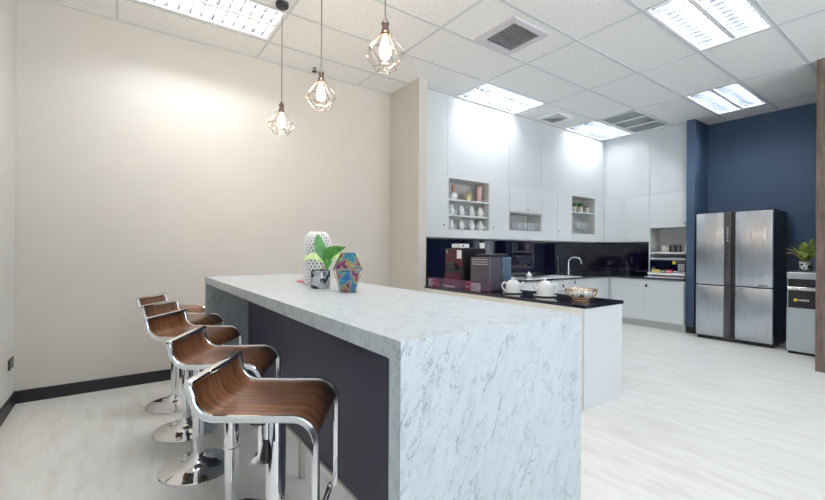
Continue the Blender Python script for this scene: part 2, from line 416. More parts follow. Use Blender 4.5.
# ------------------------------------------------------------ troffer lights
def troffer(i, j, label, y_top=None):
    x0, x1 = 1.17+1.2*i, 2.37+1.2*i; y0, y1 = 1.065+.6*j, 1.665+.6*j
    if j == 4: y1 = 4.045
    if i == -1: x0 = -.03
    t = empty('ceiling_light', ((x0+x1)/2, (y0+y1)/2, H), label, 'ceiling light', 'recessed twin tube ceiling lights')
    hx, hy = (x1-x0)/2-.012, (y1-y0)/2-.012
    e = .022
    MB().box(-hx, hx, -hy, -hy+e, -.004, .012).box(-hx, hx, hy-e, hy, -.004, .012).box(-hx, -hx+e, -hy+e, hy-e, -.004, .012).box(hx-e, hx, -hy+e, hy-e, -.004, .012).build('frame', 'fixture', t)
    MB().box(-hx, hx, -hy, hy, .124, .130).box(-hx, -hx+.004, -hy, hy, .012, .124).box(hx-.004, hx, -hy, hy, .012, .124).box(-hx+.004, hx-.004, -hy, -hy+.004, .012, .124).box(-hx+.004, hx-.004, hy-.004, hy, .012, .124).build('housing', 'fixture', t)
    for s_ in (-1, 1):
        cy = s_*hy*.5; w = hy*.46
        lv = MB()
        for q in (-1, 1):          # long parabolic side blades
            lv.cbox((0, cy+q*w*.93, .040), (2*(hx-e), .003, .078), 0, 0, Matrix.Rotation(q*.22, 3, 'X'))
        nb = 13; xb_ = MB()
        for k in range(nb):
            x = -hx+e+(k+.5)*2*(hx-e)/nb
            xb_.cbox((x, cy, .030), (.011, w*1.76, .044), .003)
        lv.build('louvre', 'louvre', t); xb_.build('cross_blades', 'blade', t)  # dark blade colour stands in for dark reflections in the louvre cells
        MB().tube([(-hx+.05, cy, .09), (hx-.05, cy, .09)], .014, 8).build('tube_lamp', 'tube', t, 60)
    MB().box(-hx+e, hx-e, -.02, .02, .004, .014).build('centre_strip', 'fixture', t)
    return t
LL = {(-1, 4): 'ceiling light at the top left, above the beige wall and far pendant lamp', (2, 4): 'ceiling light tight against the white kitchen wall, left of the small louvred vent',
      (4, 4): 'ceiling light in the kitchen corner beside the return air grille', (2, 0): 'large nearest ceiling light at the top right with open louvres',
      (4, 1): 'ceiling light in front of the navy wall and above the fridge'}
for c in lights:
    if c in LL: troffer(*c, LL[c])
    else: troffer(*c, 'ceiling light added out of view to fill the room')  # unseen fittings added for extra light, kept on the tile grid

# ------------------------------------------------------------ ceiling fittings
t = empty('air_diffuser', (3.0, 2.585, H), 'square air diffuser with pale frame and dark filter face in ceiling', 'ceiling vent')
a, bb = .245, .178
b = MB().box(-a, a, -a, -bb, -.022, 0, .004, 1).box(-a, a, bb, a, -.022, 0, .004, 1).box(-a, -bb, -bb, bb, -.022, 0).box(bb, a, -bb, bb, -.022, 0)
b.build('frame', 'ventlav', t)
b = MB().box(-bb, bb, -bb, bb, -.006, -.003)
for k in range(11): b.box(-bb, bb, -bb+.012+k*.033, -bb+.016+k*.033, -.014, -.006)
b.build('filter', 'ventdark', t)
t = empty('louvred_vent', (5.36, 3.765, H), 'small square louvred air vent with dark blades near the kitchen wall', 'ceiling vent')
a = .18
MB().box(-a, a, -a, -a+.02, -.02, 0).box(-a, a, a-.02, a, -.02, 0).box(-a, -a+.02, -a+.02, a-.02, -.02, 0).box(a-.02, a, -a+.02, a-.02, -.02, 0).build('frame', 'fixture', t)
b = MB()
for k in range(5):
    r0 = .15-.029*k
    for s_ in range(4):
        m = Matrix.Rotation(s_*PI/2, 3, 'Z')
        b.cbox(m @ Vector((0, -r0, -.012)), (2*r0, .026, .002), 0, 0, m @ Matrix.Rotation(-.75, 3, 'X'))
b.box(-.02, .02, -.02, .02, -.012, -.008).build('blades', 'greymetal', t)
MB().box(-.158, .158, -.158, .158, -.002, -.0005).build('throat', 'ventdark', t)
t = empty('return_air_grille', (6.57, 3.165, H), 'wide grey return air grille in three panels in the ceiling', 'air grille')
b = MB()
for x0, x1 in ((-.585, -.565), (-.205, -.185), (.185, .205), (.565, .585)): b.box(x0, x1, -.285, .285, -.006, .012)
b.box(-.585, .585, -.285, -.265, -.006, .012).box(-.585, .585, .265, .285, -.006, .012).build('frame', 'fixture', t)
for x0, x1 in ((-.565, -.205), (-.185, .185), (.205, .565)):
    b = MB()
    n = 28
    for k in range(n):
        b.cbox(((x0+x1)/2, -.265+.53*(k+.5)/n, .004), (x1-x0, .014, .0015), 0, 0, Matrix.Rotation(.5, 3, 'X'))
    b.box(x0, x1, -.265, .265, .008, .012)
    b.build('grille_panel', 'greymetal', t)
b = MB().lathe([(0, 0), (.022, 0), (.020, -.006), (.008, -.01), (.008, -.04), (0, -.04)], seg=16)
t = tag(b.build('sprinkler_head', 'darkchrome', None, 40, (0, 0, 0)), 'small dark sprinkler head on the ceiling near the beige wall', 'sprinkler')
t.location = (1.757, 4.34, H)
MB().lathe([(0, -.040), (.03, -.042), (.032, -.046), (0, -.048)], seg=16).tube([(-.012, 0, -.012), (-.014, 0, -.04)], .002, 6).tube([(.012, 0, -.012), (.014, 0, -.04)], .002, 6).build('deflector', 'black', t, 40)

# ------------------------------------------------------------ pendant lamps
def pendant():
    t = empty('pendant_lamp', (0, 0, 0), '', 'pendant lamp', 'wire cage pendant lamps above the bar')
    zc = H-2.18          # root at the ceiling, cage bottom 1.1 m below
    MB().lathe([(0, 0), (.052, 0), (.052, -.024), (.048, -.03), (.008, -.032), (0, -.032)], seg=32).build('ceiling_rose', 'rosemat', t, 40)
    MB().tube([(0, 0, -.03), (0, 0, -.45), (0, 0, -(H-2.455))], .0038, 8).build('cord', 'cord', t, 60)
    z = lambda w: w-H
    MB().lathe([(0, z(2.462)), (.010, z(2.462)), (.012, z(2.445)), (.021, z(2.442)), (.021, z(2.432)), (.017, z(2.430)), (.017, z(2.405)), (.022, z(2.403)), (.022, z(2.392)), (.0185, z(2.39)), (.0185, z(2.378)), (0, z(2.378))], seg=24).build('socket', 'socket', t, 40)
    bl = MB().lathe([(0, z(2.248)), (.012, z(2.251)), (.024, z(2.262)), (.031, z(2.283)), (.030, z(2.305)), (.022, z(2.335)), (.014, z(2.36)), (.013, z(2.378))], seg=24).build('bulb', 'bulb', t, 60)
    f = MB()
    for k in range(6):
        a0, a1 = k*PI/3, (k+.5)*PI/3
        f.tube([(.013*math.cos(a0), .013*math.sin(a0), z(2.27)), (.009*math.cos(a1), .009*math.sin(a1), z(2.345))], .0012, 5)
    f.build('filament', 'filament', bl)
    top = [Vector((.020*math.cos(k*PI/3), .020*math.sin(k*PI/3), z(2.395))) for k in range(6)]
    A = [Vector((.108*math.cos(k*PI/3), .108*math.sin(k*PI/3), z(2.28))) for k in range(6)]
    Bq = [Vector((.062*math.cos((k+.5)*PI/3), .062*math.sin((k+.5)*PI/3), z(2.203))) for k in range(6)]
    c = MB()
    for k in range(6):
        for p, q in ((top[k], A[k]), (A[k], A[(k+1) % 6]) if k % 2 else (A[k], A[k]*1.0), (A[k], Bq[k]), (A[(k+1) % 6], Bq[k]), (Bq[k], Bq[(k+1) % 6])):
            if (p-q).length > 1e-4: c.tube([p, q], .0018, 6)
        if k % 2 == 0:     # the open faces carry an inner V like folded wire
            mid = (A[k]+A[(k+1) % 6])/2*.9; mid.z = z(2.24)
            c.tube([A[k], mid, A[(k+1) % 6]], .0018, 6)
    for k in range(6): c.ball(A[k], .0035, seg=8)
    c.build('wire_cage', 'cageglass', t, 40)
    return t
P0 = pendant(); P0.location = (1.08, 3.37, H); P0['label'] = 'wire cage pendant lamp nearest the beige wall, lowest of the three in the photo'
copy_to(P0, (1.10, 2.60, H), .35, 'middle one of the three wire cage pendant lamps')
copy_to(P0, (1.13, 1.83, H), .2, 'nearest and largest looking wire cage pendant lamp, over the middle of the bar')

# ------------------------------------------------------------ marble bar
BX0, BX1, BY0, BY1, BT, TH = .507, 1.213, .747, 3.30, 1.042, .047
t = empty('bar_counter', ((BX0+BX1)/2, (BY0+BY1)/2, 0), 'long white marble waterfall bar counter with charcoal front panel', 'counter')
b = WB().box(BX0, BX1, BY0, BY1, BT-TH, BT)      # mitred joints with the end panels
for v in b.bm.verts:
    if v.co.z < BT-TH/2: v.co.y += TH if v.co.y < 2 else -TH
b.build('countertop', 'marble', t)
for y0, y1, yi in ((BY0, BY0+TH, BY0+TH), (BY1-TH, BY1, BY1-TH)):
    b = WB().box(BX0, BX1, y0, y1, 0, BT)
    for v in b.bm.verts:
        if v.co.z > 1 and abs(v.co.y-yi) < 1e-5: v.co.z = BT-TH
    b.build('end_panel', 'marble', t)
WB().box(.80, .83, BY0+TH, BY1-TH, .222, BT-TH).build('front_panel', 'panel', t)
WB().box(.797, .833, BY0+TH, BY1-TH, .206, .222).build('edge_strip', 'metalstrip', t)
for yy in (1.30, 2.155, 2.95):
    WB().box(.80, .83, yy-.014, yy+.014, 0, .206, .002, 1).build('leg', 'metalstrip', t)

# ------------------------------------------------------------ bar stools
def arc(cx, cz, r, a0, a1, n): return [(cx+r*math.cos(a0+(a1-a0)*i/n), cz+r*math.sin(a0+(a1-a0)*i/n)) for i in range(n+1)]
SX0, SXF, HBK, HW = -.178, .172, .096, .169
def seat_profile():
    # from the backrest top down, along the seat, over the front
    r1, r2 = .062, .075
    p = [(SX0-.012, HBK), (SX0-.006, HBK-.018)]
    p += arc(SX0+r1, r1, r1, PI, 1.5*PI, 10)
    p += [(-.06, 0), (0, -.001), (.06, 0)]
    p += arc(SXF-r2, -r2, r2, .5*PI, 0, 12)
    return p
def make_stool():
    t = empty('bar_stool', (0, 0, 0), '', 'bar stool', 'walnut and chrome bar stools along the bar')
    z0 = .773; pr = seat_profile()
    # wooden shell with its own UV (u along the profile, v across)
    bm = bmesh.new(); uv = bm.loops.layers.uv.new('UVMap')
    wp = pr[:-2]; L = [0]
    for a, b_ in zip(wp, wp[1:]): L.append(L[-1]+math.dist(a, b_))
    ny = 8; hw = HW-.006; grid = []
    for side in (0, 1):
        rows = []
        for i, (x, z) in enumerate(wp):
            a, c = wp[max(i-1, 0)], wp[min(i+1, len(wp)-1)]
            tx, tz = c[0]-a[0], c[1]-a[1]; l = math.hypot(tx, tz); nx, nz = -tz/l, tx/l
            o = -.002 if side == 0 else -.013
            rows.append([bm.verts.new((x+nx*o, -hw+2*hw*j/ny, z0+z+nz*o)) for j in range(ny+1)])
        grid.append(rows)
    def face(vs, uvs):
        f = bm.faces.new(vs)
        for lp, q in zip(f.loops, uvs): lp[uv].uv = q
        f.smooth = True
    n = len(wp)
    for side, rows in enumerate(grid):
        for i in range(n-1):
            for j in range(ny):
                q = [(i, j), (i+1, j), (i+1, j+1), (i, j+1)]
                if side: q = q[::-1]
                face([rows[a][c] for a, c in q], [(L[a], -hw+2*hw*c/ny) for a, c in q])
    for i in range(n-1):
        for j in (0, ny):
            face([grid[0][i][j], grid[0][i+1][j], grid[1][i+1][j], grid[1][i][j]], [(L[i], 0), (L[i+1], 0), (L[i+1], .01), (L[i], .01)])
    for i in (0, n-1):
        for j in range(ny):
            face([grid[0][i][j], grid[0][i][j+1], grid[1][i][j+1], grid[1][i][j]], [(0, j*.02), (0, j*.02+.02), (.01, j*.02+.02), (.01, j*.02)])
    bmesh.ops.recalc_face_normals(bm, faces=bm.faces)
    me = bpy.data.meshes.new('seat'); bm.to_mesh(me); bm.free(); me.materials.append(M['walnut'])
    me.set_sharp_from_angle(angle=math.radians(50))
    o = bpy.data.objects.new('seat', me); col.objects.link(o); o.parent = t
    # chrome frame: flat bar swept down each side, cross bars at the top of the back and at the feet
    f = MB()
    path = pr + [(SXF, -.16), (SXF, -.28)] + arc(SXF-.03, -.366, .03, 0, -PI/2, 5)
    for s_ in (-1, 1):
        prev = None; rings = []
        for i, (x, z) in enumerate(path):
            a, c = path[max(i-1, 0)], path[min(i+1, len(path)-1)]
            tx, tz = c[0]-a[0], c[1]-a[1]; l = math.hypot(tx, tz); nx, nz = -tz/l, tx/l
            yc = s_*HW; hh, ww = .010, .0075
            k = []
            for (u, v) in ((.6, -1), (1, -.6), (1, .6), (.6, 1), (-.6, 1), (-1, .6), (-1, -.6), (-.6, -1)):
                k.append(f.bm.verts.new((x+nx*(u*hh-.006), yc+v*ww, z0+z+nz*(u*hh-.006))))
            rings.append(k)
        for a, b_ in zip(rings, rings[1:]):
            for q in range(8): f.bm.faces.new([a[q], a[(q+1) % 8], b_[(q+1) % 8], b_[q]])
        f.bm.faces.new(rings[0]); f.bm.faces.new(rings[-1][::-1])
    f.box(SX0-.024, SX0+.001, -HW-.0075, HW+.0075, z0+HBK-.010, z0+HBK+.006, .004, 2)
    f.build('frame', 'chrome', t, 28)
    MB().tube([(SXF-.03, -HW-.007, z0-.396), (SXF-.03, 0, z0-.396), (SXF-.03, HW+.007, z0-.396)], .011, 12).build('footrest', 'chrome', t, 50)
    MB().box(-.075, .075, -.075, .075, z0-.030, z0-.014, .003, 1).box(-.02, .02, -HW+.004, HW-.004, z0-.026, z0-.016).build('mounting_plate', 'black', t)
    c = MB().lathe([(0, .06), (.0295, .06), (.0295, .352), (.0335, .354), (.0335, .362), (.0312, .364), (.0312, z0-.05), (.036, z0-.045), (.036, z0-.03), (0, z0-.03)], seg=32)
    c.build('column', 'chrome', t, 40)
    MB().lathe([(0, 0), (.198, 0), (.2, .004), (.197, .009), (.16, .014), (.11, .023), (.075, .036), (.05, .055), (.038, .072), (.034, .085), (.0298, .088), (.0298, .06), (0, .06)], seg=64).build('base', 'chrome', t, 40)
    lv = MB().tube([(-.01, -.02, z0-.035), (0, -.075, z0-.036), (.004, -.097, z0-.045), (.004, -.099, z0-.13)], [.007, .007, .007, .007], 8).build('lever', 'chrome', t, 50)
    MB().tube([(.004, -.099, z0-.095), (.004, -.100, z0-.11), (.003, -.102, z0-.145), (.003, -.103, z0-.160), (.003, -.103, z0-.164)], [.007, .011, .018, .016, .008], 12).build('lever_grip', 'black', lv, 60)
    return t
ST = [((.413, 1.323, 0), -34.8, 'nearest bar stool, fully seen seat with walnut grain and lever below'), ((.412, 1.951, 0), -29.2, 'second bar stool counted from the camera, partly behind the nearest one'),
      ((.370, 2.601, 0), -37.9, 'middle one of the five bar stools, its round chrome foot the nearest fully seen'), ((.378, 3.181, 0), -39.7, 'fourth bar stool counted from the camera, second from the beige wall'),
      ((.366, 3.76, 0), -35.8, 'farthest bar stool, next to the beige wall and skirting')]
S0 = make_stool()
for k, (p, r, l) in enumerate(ST):
    if k == 0: S0.location = p; S0.rotation_euler.z = math.radians(r); S0['label'] = l
    else: copy_to(S0, p, math.radians(r), l)

# ------------------------------------------------------------ upper kitchen cabinets, long run
ZT, ZB, YF = 2.208, 1.412, 4.02
def knob(parent, x, y, z, axis='y', wb=True):
    b = WB()
    if axis == 'y': b.tube([(x, y, z), (x, y-.010, z), (x, y-.018, z)], [.006, .006, .0095], 10)
    else: b.tube([(x, y, z), (x-.010, y, z), (x-.018, y, z)], [.006, .006, .0095], 10)
    return b.build('knob', 'darkchrome', parent, 50)
def upper(x0, x1, name, label, doors=(), niche=None, shelves=(), zsplit=None, depth=.37):
    t = empty(name, ((x0+x1)/2, YF+depth/2, ZB), label, 'kitchen cabinet', 'white wall cabinets of the long run')
    y0, y1 = YF+.02, YF+depth; e = .016
    x0 += .001; x1 -= .001
    b = WB()
    b.box(x0, x0+e, y0, y1, ZB, ZT).box(x1-e, x1, y0, y1, ZB, ZT).box(x0+e, x1-e, y0, y1, ZB, ZB+e).box(x0+e, x1-e, y0, y1, ZT-e, ZT).box(x0+e, x1-e, y0+.27, y0+.28, ZB+e, ZT-e)
    if niche:
        n0, n1 = niche
        if n1 < ZT-.05: b.box(x0+e, x1-e, y0, y0+.27, n1, n1+e)
        b.box(x0+e, x1-e, y0, y0+.27, n0-e, n0)
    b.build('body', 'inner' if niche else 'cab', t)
    if niche:
        n0, n1 = niche
        fr = WB()
        fr.box(x0, x0+.014, YF, y0, n0, n1).box(x1-.014, x1, YF, y0, n0, n1).box(x0, x1, YF, y0, ZB, n0)
        if n1 >= ZT-.05: fr.box(x0, x1, YF, y0, n1, ZT)
        fr.build('face_frame', 'cabdoor', t)
        for s_ in shelves: WB().box(x0+.016, x1-.016, YF+.004, y0+.27, s_-.018, s_, .001, 1).build('shelf', 'cab', t)
    for (a, c, z0, z1, kn) in doors:
        d = WB().box(a+.002, c-.002, YF, YF+.018, z0+.002, z1-.002, .0012, 1).build('door', 'cabdoor', t)
        if kn: knob(d, kn[0], YF, kn[1])
    return t
upper(2.968, 3.457, 'wall_cabinet', 'white wall cabinet with single door, left end beside the beige wall', [(2.968, 3.457, ZB, ZT, (3.377, 1.575))])
upper(3.457, 4.232, 'open_shelf_cabinet', 'white open shelf cabinet holding stacked cups and small vases', niche=(1.524, 2.192), shelves=(1.715, 1.922))
upper(4.232, 4.633, 'wall_cabinet', 'white wall cabinet with single door, right of the cup shelves', [(4.232, 4.633, ZB, ZT, (4.293, 1.572))])
upper(4.633, 5.411, 'wall_cabinet', 'white wall cabinet with two short doors over a niche of tumblers', [(4.633, 5.025, 1.828, ZT, None), (5.025, 5.411, 1.828, ZT, (5.044, 1.87))], niche=(1.552, 1.812))
upper(5.411, 6.205, 'wall_cabinet', 'white wall cabinet with two tall doors left of the potted plants', [(5.411, 5.812, ZB, ZT, None), (5.812, 6.205, ZB, ZT, (5.835, 1.571))])
upper(6.205, 6.945, 'open_shelf_cabinet', 'white open shelf cabinet holding small potted plants above stemmed glasses', niche=(1.550, 2.190), shelves=(1.925,))
t = empty('filler_panel', (7.08, 4.03, ZB), 'plain white filler panel between the two cabinet runs', 'panel')
WB().box(6.946, 7.218, YF, YF+.018, ZB, ZT, .001, 1).build('panel', 'cabdoor', t)

# right run upper cabinets
XF = 7.22
t = empty('wall_cabinet', (7.4, 3.62, ZB), 'white wall cabinet with two doors in the kitchen corner, facing the bar', 'kitchen cabinet')
WB().box(XF+.02, 7.60, 3.236, 4.018, ZB, ZT).build('body', 'cab', t)
WB().box(XF, XF+.018, 3.64, 3.985, ZB+.002, ZT-.002, .0012, 1).build('door', 'cabdoor', t)
WB().box(XF, XF+.018, 3.988, 4.018, ZB+.002, ZT-.002).build('filler', 'cabdoor', t)
d = WB().box(XF, XF+.018, 3.237, 3.636, ZB+.002, ZT-.002, .0012, 1).build('door', 'cabdoor', t); knob(d, XF, 3.611, 1.585, 'x')
t = empty('tall_niche_cabinet', (7.4, 2.94, .83), 'white cabinet over an open niche with the microwave, beside the navy column', 'kitchen cabinet')
e = .018
b = WB().box(XF+.02, 7.60, 2.648, 3.234, 1.64, ZT).box(XF+.0, 7.60, 3.214, 3.234, .835, 1.638).box(XF, 7.60, 2.648, 2.666, .835, 1.638).box(7.55, 7.60, 2.666, 3.214, .835, 1.638)
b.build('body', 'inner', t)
WB().box(XF-.001, XF, 3.214, 3.234, .843, 1.638).box(XF-.001, XF, 2.648, 2.666, .843, 1.638).build('edge_band', 'cabdoor', t)
d = WB().box(XF, XF+.018, 2.650, 3.233, 1.642, ZT-.002, .0012, 1).build('door', 'cabdoor', t)
knob(d, XF, 2.70, 1.70, 'x')
WB().box(XF+.003, 7.55, 2.666, 3.214, 1.214, 1.24).build('shelf', 'cab', t)
WB().box(XF+.003, 7.55, 2.666, 3.214, 1.122, 1.142).build('shelf', 'cab', t)
WB().box(XF-.17, 7.55, 2.666, 3.225, .828, .842, .002, 1).build('base_board', 'fixture', t)
WB().box(XF-.10, 7.55, 2.668, 3.212, .872, .9035, .002, 1).build('pull_out_tray', 'fixture', t)

# ------------------------------------------------------------ splashbacks
tag(MB().box(2.966, 7.594, 4.408, 4.418, .8255, ZB-.004).build('splashback', 'glass_black'), 'long black glass splashback behind coffee machines and tap', 'splashback', 'glossy navy black splashbacks')
tag(MB().box(7.596, 7.606, 3.236, 4.418, .8255, ZB-.004).build('splashback', 'glass_black'), 'short black glass splashback in the corner left of the microwave', 'splashback', 'glossy navy black splashbacks')

# ------------------------------------------------------------ base cabinets
WZ0, WZ = .798, .825
def lockmark(parent, x, y, z, axis='x'):
    b = WB()
    if axis == 'x': b.box(x-.010, x, y-.016, y+.016, z-.022, z+.022, .003, 1)
    else: b.box(x-.016, x+.016, y-.010, y, z-.022, z+.022, .003, 1)
    return b.build('lock', 'black', parent)
XB = 7.05
t = empty('base_cabinet', (7.32, 3.5, 0), 'white base cabinet with framed pull-out flap, in the kitchen corner', 'kitchen cabinet', 'white base cabinets of the short run')
WB().box(XB+.02, 7.595, 3.247, 4.40, .12, WZ0).build('body', 'cab', t)
WB().box(XB+.06, 7.605, 3.247, 4.40, 0, .119).build('toe_kick', 'kick', t)
d = WB().box(XB, XB+.019, 3.248, 3.79, .122, WZ0-.012, .001, 1).build('door', 'cabdoor', t)
fl = WB()
for y0, y1, z0, z1 in ((3.32, 3.70, .692, .697), (3.32, 3.70, .492, .497), (3.32, 3.325, .497, .692), (3.695, 3.70, .497, .692)): fl.box(XB-.0015, XB, y0, y1, z0, z1)
fl.build('flap_outline', 'kick', d)
t = empty('base_cabinet', (7.32, 2.94, 0), 'white base cabinet with small square lock, under the microwave', 'kitchen cabinet', 'white base cabinets of the short run')
WB().box(XB+.02, 7.605, 2.646, 3.245, .12, WZ0).build('body', 'cab', t)
WB().box(XB+.06, 7.605, 2.646, 3.245, 0, .119).build('toe_kick', 'kick', t)
d = WB().box(XB, XB+.019, 2.648, 3.244, .122, WZ0-.012, .001, 1).build('door', 'cabdoor', t)
lockmark(d, XB, 3.195, .686)
YBF = 3.82
segs = [(2.97, 3.52), (3.56, 4.2), (4.2, 4.8), (4.8, 5.38), (6.12, 6.60), (6.60, 7.03)]
LB = ['white base cabinet in the hidden corner behind the peninsula, below the left splashback end', 'white base cabinet of the back run, next to the peninsula', 'white base cabinet of the back run behind the first teapot', 'white base cabinet of the back run left of the grey appliance', 'white base cabinet of the back run right of the grey appliance', 'white corner base cabinet of the back run']
for (x0, x1), lb in zip(segs, LB):
    t = empty('base_cabinet', ((x0+x1)/2, 4.1, 0), lb, 'kitchen cabinet', 'white base cabinets of the back run')
    WB().box(x0, x1-.002, YBF+.02, 4.40, .12, WZ0).build('body', 'cab', t)
    WB().box(x0, x1-.002, YBF+.07, 4.40, 0, .119).build('toe_kick', 'kick', t)
    WB().box(x0+.001, x1-.003, YBF, YBF+.019, .122, WZ0-.012, .001, 1).build('door', 'cabdoor', t)
t = empty('undercounter_appliance', (5.75, 4.1, 0), 'pale grey undercounter appliance with two dark square buttons, below the sink', 'appliance')
WB().box(5.385, 6.115, YBF+.0, 4.40, .02, WZ0, .004, 1).build('body', 'silver', t)
WB().box(5.39, 6.11, YBF-.012, YBF, .63, WZ0-.008, .002, 1).build('control_panel', 'cab', t)
lockmark(t, 5.66, YBF-.012, .70, 'y')['label'] = 'dark square button'
lockmark(t, 5.98, YBF-.012, .745, 'y')['label'] = 'dark square button'
# worktops
b = MB().prism([(2.968, 3.846), (3.54, 3.846), (3.54, 3.80), (7.03, 3.80), (7.03, 2.648), (7.606, 2.648), (7.606, 4.418), (2.968, 4.418)], WZ0, WZ)
tag(b.build('worktop', 'worktop'), 'black stone worktop running round the kitchen corner under the splashbacks', 'worktop')
# sink, drainer and tap
t = empty('sink', (5.4, 4.1, WZ), 'stainless steel sink with long draining board set on the back worktop', 'sink')
b = WB().box(4.75, 6.16, 3.79, 4.33, WZ, WZ+.007, .002, 1)
b.build('draining_board', 'fixture', t)  # steel board coloured white, its bright reflection put into the colour
b = WB()
for k in range(9): b.box(4.82, 5.35, 3.86+k*.045, 3.872+k*.045, WZ+.007, WZ+.011)
b.box(5.42, 6.10, 3.84, 3.848, WZ+.007, WZ+.013).box(5.42, 6.10, 4.25, 4.258, WZ+.007, WZ+.013).box(5.42, 5.428, 3.848, 4.25, WZ+.007, WZ+.013).box(6.092, 6.10, 3.848, 4.25, WZ+.007, WZ+.013)
b.build('drainer_ribs', 'chrome', t)
t = empty('kitchen_tap', (6.56, 4.31, WZ), 'tall chrome gooseneck tap standing at the back of the worktop', 'tap')
MB().lathe([(0, 0), (.030, 0), (.030, .008), (.022, .014), (.022, .075), (.018, .08), (0, .08)], seg=24).build('base', 'chrome', t, 40)
R_ = .085
pts = [(0, 0, .07), (0, 0, .15), (0, 0, .225)]+[(R_*.75*(1-math.cos(a)), -R_*(1-math.cos(a)), .225+R_*math.sin(a)) for a in [PI*i/12 for i in range(1, 12)]]+[(R_*1.52, -R_*2.02, .195)]
MB().tube(pts, .0125, 12).build('spout', 'chrome', t, 50)
MB().tube([(.02, 0, .05), (.045, .0, .055), (.085, .0, .085)], .006, 8).build('handle', 'chrome', t, 50)
t = tag(MB().lathe([(0, 0), (.035, 0), (.045, .03), (.042, .055), (.02, .065), (.012, .09), (0, .092)], (5.13, 4.05, WZ+.0115), 20).build('soap_pot', 'white', None, 50), 'small white soap pot on the draining board', 'pot')

# ------------------------------------------------------------ peninsula
t = empty('peninsula_unit', (3.23, 2.8, 0), 'white and cream kitchen peninsula cabinet with its end panel facing the bar stools room', 'kitchen cabinet')
t['label'] = 'white kitchen peninsula unit between the marble bar and the fridge'
PY0, PY1 = 1.794, 3.84
WB().box(2.948, 2.966, PY0+.018, PY1, 0, .796).build('side_panel', 'cream', t)
WB().box(2.948, 3.521, PY0, PY0+.018, 0, .796, .001, 1).build('end_panel', 'cabdoor', t)
WB().box(2.966, 3.50, PY0+.018, PY1-.05, .1, .796).build('body', 'cab', t)
WB().box(2.966, 3.44, PY0+.018, PY1-.05, 0, .1).build('toe_kick', 'kick', t)
for k in range(4):
    y0 = PY0+.02+k*.48; WB().box(3.50, 3.519, y0, y0+.476, .105, .785, .001, 1).build('door', 'cabdoor', t)
tag(MB().box(2.944, 3.525, 1.782, 3.844, .797, WZ, .0015, 1).build('worktop', 'worktop'), 'black stone worktop on the peninsula carrying the teapots and coffee machines', 'worktop')

# coffee machines
t = empty('coffee_machine', (3.23, 3.45, WZ), 'tall maroon and black bean coffee machine with white box and cup on top', 'coffee machine')
WB().box(3.06, 3.42, 3.31, 3.60, WZ+.015, WZ+.448, .006, 2).build('body', 'black', t)
WB().box(3.075, 3.40, 3.32, 3.59, WZ, WZ+.015).build('foot', 'black', t)
WB().box(3.052, 3.062, 3.315, 3.595, WZ+.24, WZ+.435, .003, 1).build('upper_panel', 'maroon', t)
WB().box(3.045, 3.062, 3.33, 3.60, WZ+.02, WZ+.17, .004, 1).build('lower_panel', 'maroon', t)
WB().box(3.02, 3.06, 3.40, 3.50, WZ+.20, WZ+.29, .006, 1).build('spout_block', 'black', t)
WB().box(3.046, 3.053, 3.32, 3.39, WZ+.33, WZ+.425, .001, 1).build('display', 'label_w', t)
WB().box(3.046, 3.053, 3.54, 3.58, WZ+.39, WZ+.425, .001, 1).build('indicator', 'green', t)
WB().box(2.99, 3.06, 3.36, 3.56, WZ, WZ+.03, .004, 1).build('drip_tray', 'chrome', t)
t = empty('box', (3.15, 3.50, WZ+.449), 'small white box with a round dark hole, on top of the maroon coffee machine', 'box')
WB().box(3.09, 3.23, 3.38, 3.53, WZ+.4495, WZ+.497, .008, 2).build('body', 'white', t)
WB().tube([(3.13, 3.3805, WZ+.473), (3.13, 3.377, WZ+.473)], .012, 12).build('hole', 'black', t)
tag(MB().lathe([(0, 0), (.026, 0), (.033, .06), (.030, .06), (.024, .006), (0, .006)], (3.385, 3.335, WZ+.4485), 20).build('cup', 'white', None, 40), 'single small white cup at the edge of the maroon coffee machine top', 'cup')
t = empty('coffee_machine', (3.22, 3.04, WZ), 'grey coffee machine with a blue water tank, beside the first teapot', 'coffee machine')
WB().box(3.06, 3.22, 2.905, 3.19, WZ+.0, WZ+.352, .012, 3).build('body', 'greyplastic', t)
WB().box(3.221, 3.26, 2.905, 3.19, WZ+.0, WZ+.352, .006, 2).build('mid_column', 'bluegrey', t)
WB().box(3.262, 3.40, 2.91, 3.16, WZ+.04, WZ+.355, .012, 3).build('water_tank', 'tank', t, 40)
WB().box(3.262, 3.40, 2.90, 3.17, WZ, WZ+.038, .006, 2).build('tank_base', 'louvre', t)
WB().box(3.30, 3.385, 2.93, 3.14, WZ+.055, WZ+.2, .006, 2).build('tank_water', 'bluegrey', t)
WB().box(3.11, 3.36, 2.93, 3.16, WZ+.3555, WZ+.388, .012, 2).build('lid', 'black', t)
b = WB()
for z in (.325, .30, .275): b.box(3.055, 3.061, 2.93, 3.16, WZ+z, WZ+z+.006)
b.build('button_trim', 'chrome', t)
WB().cbox((3.056, 3.08, WZ+.2), (.004, .008, .04), 0, 0, Matrix.Rotation(.6, 3, 'X')).build('badge', 'black', t)
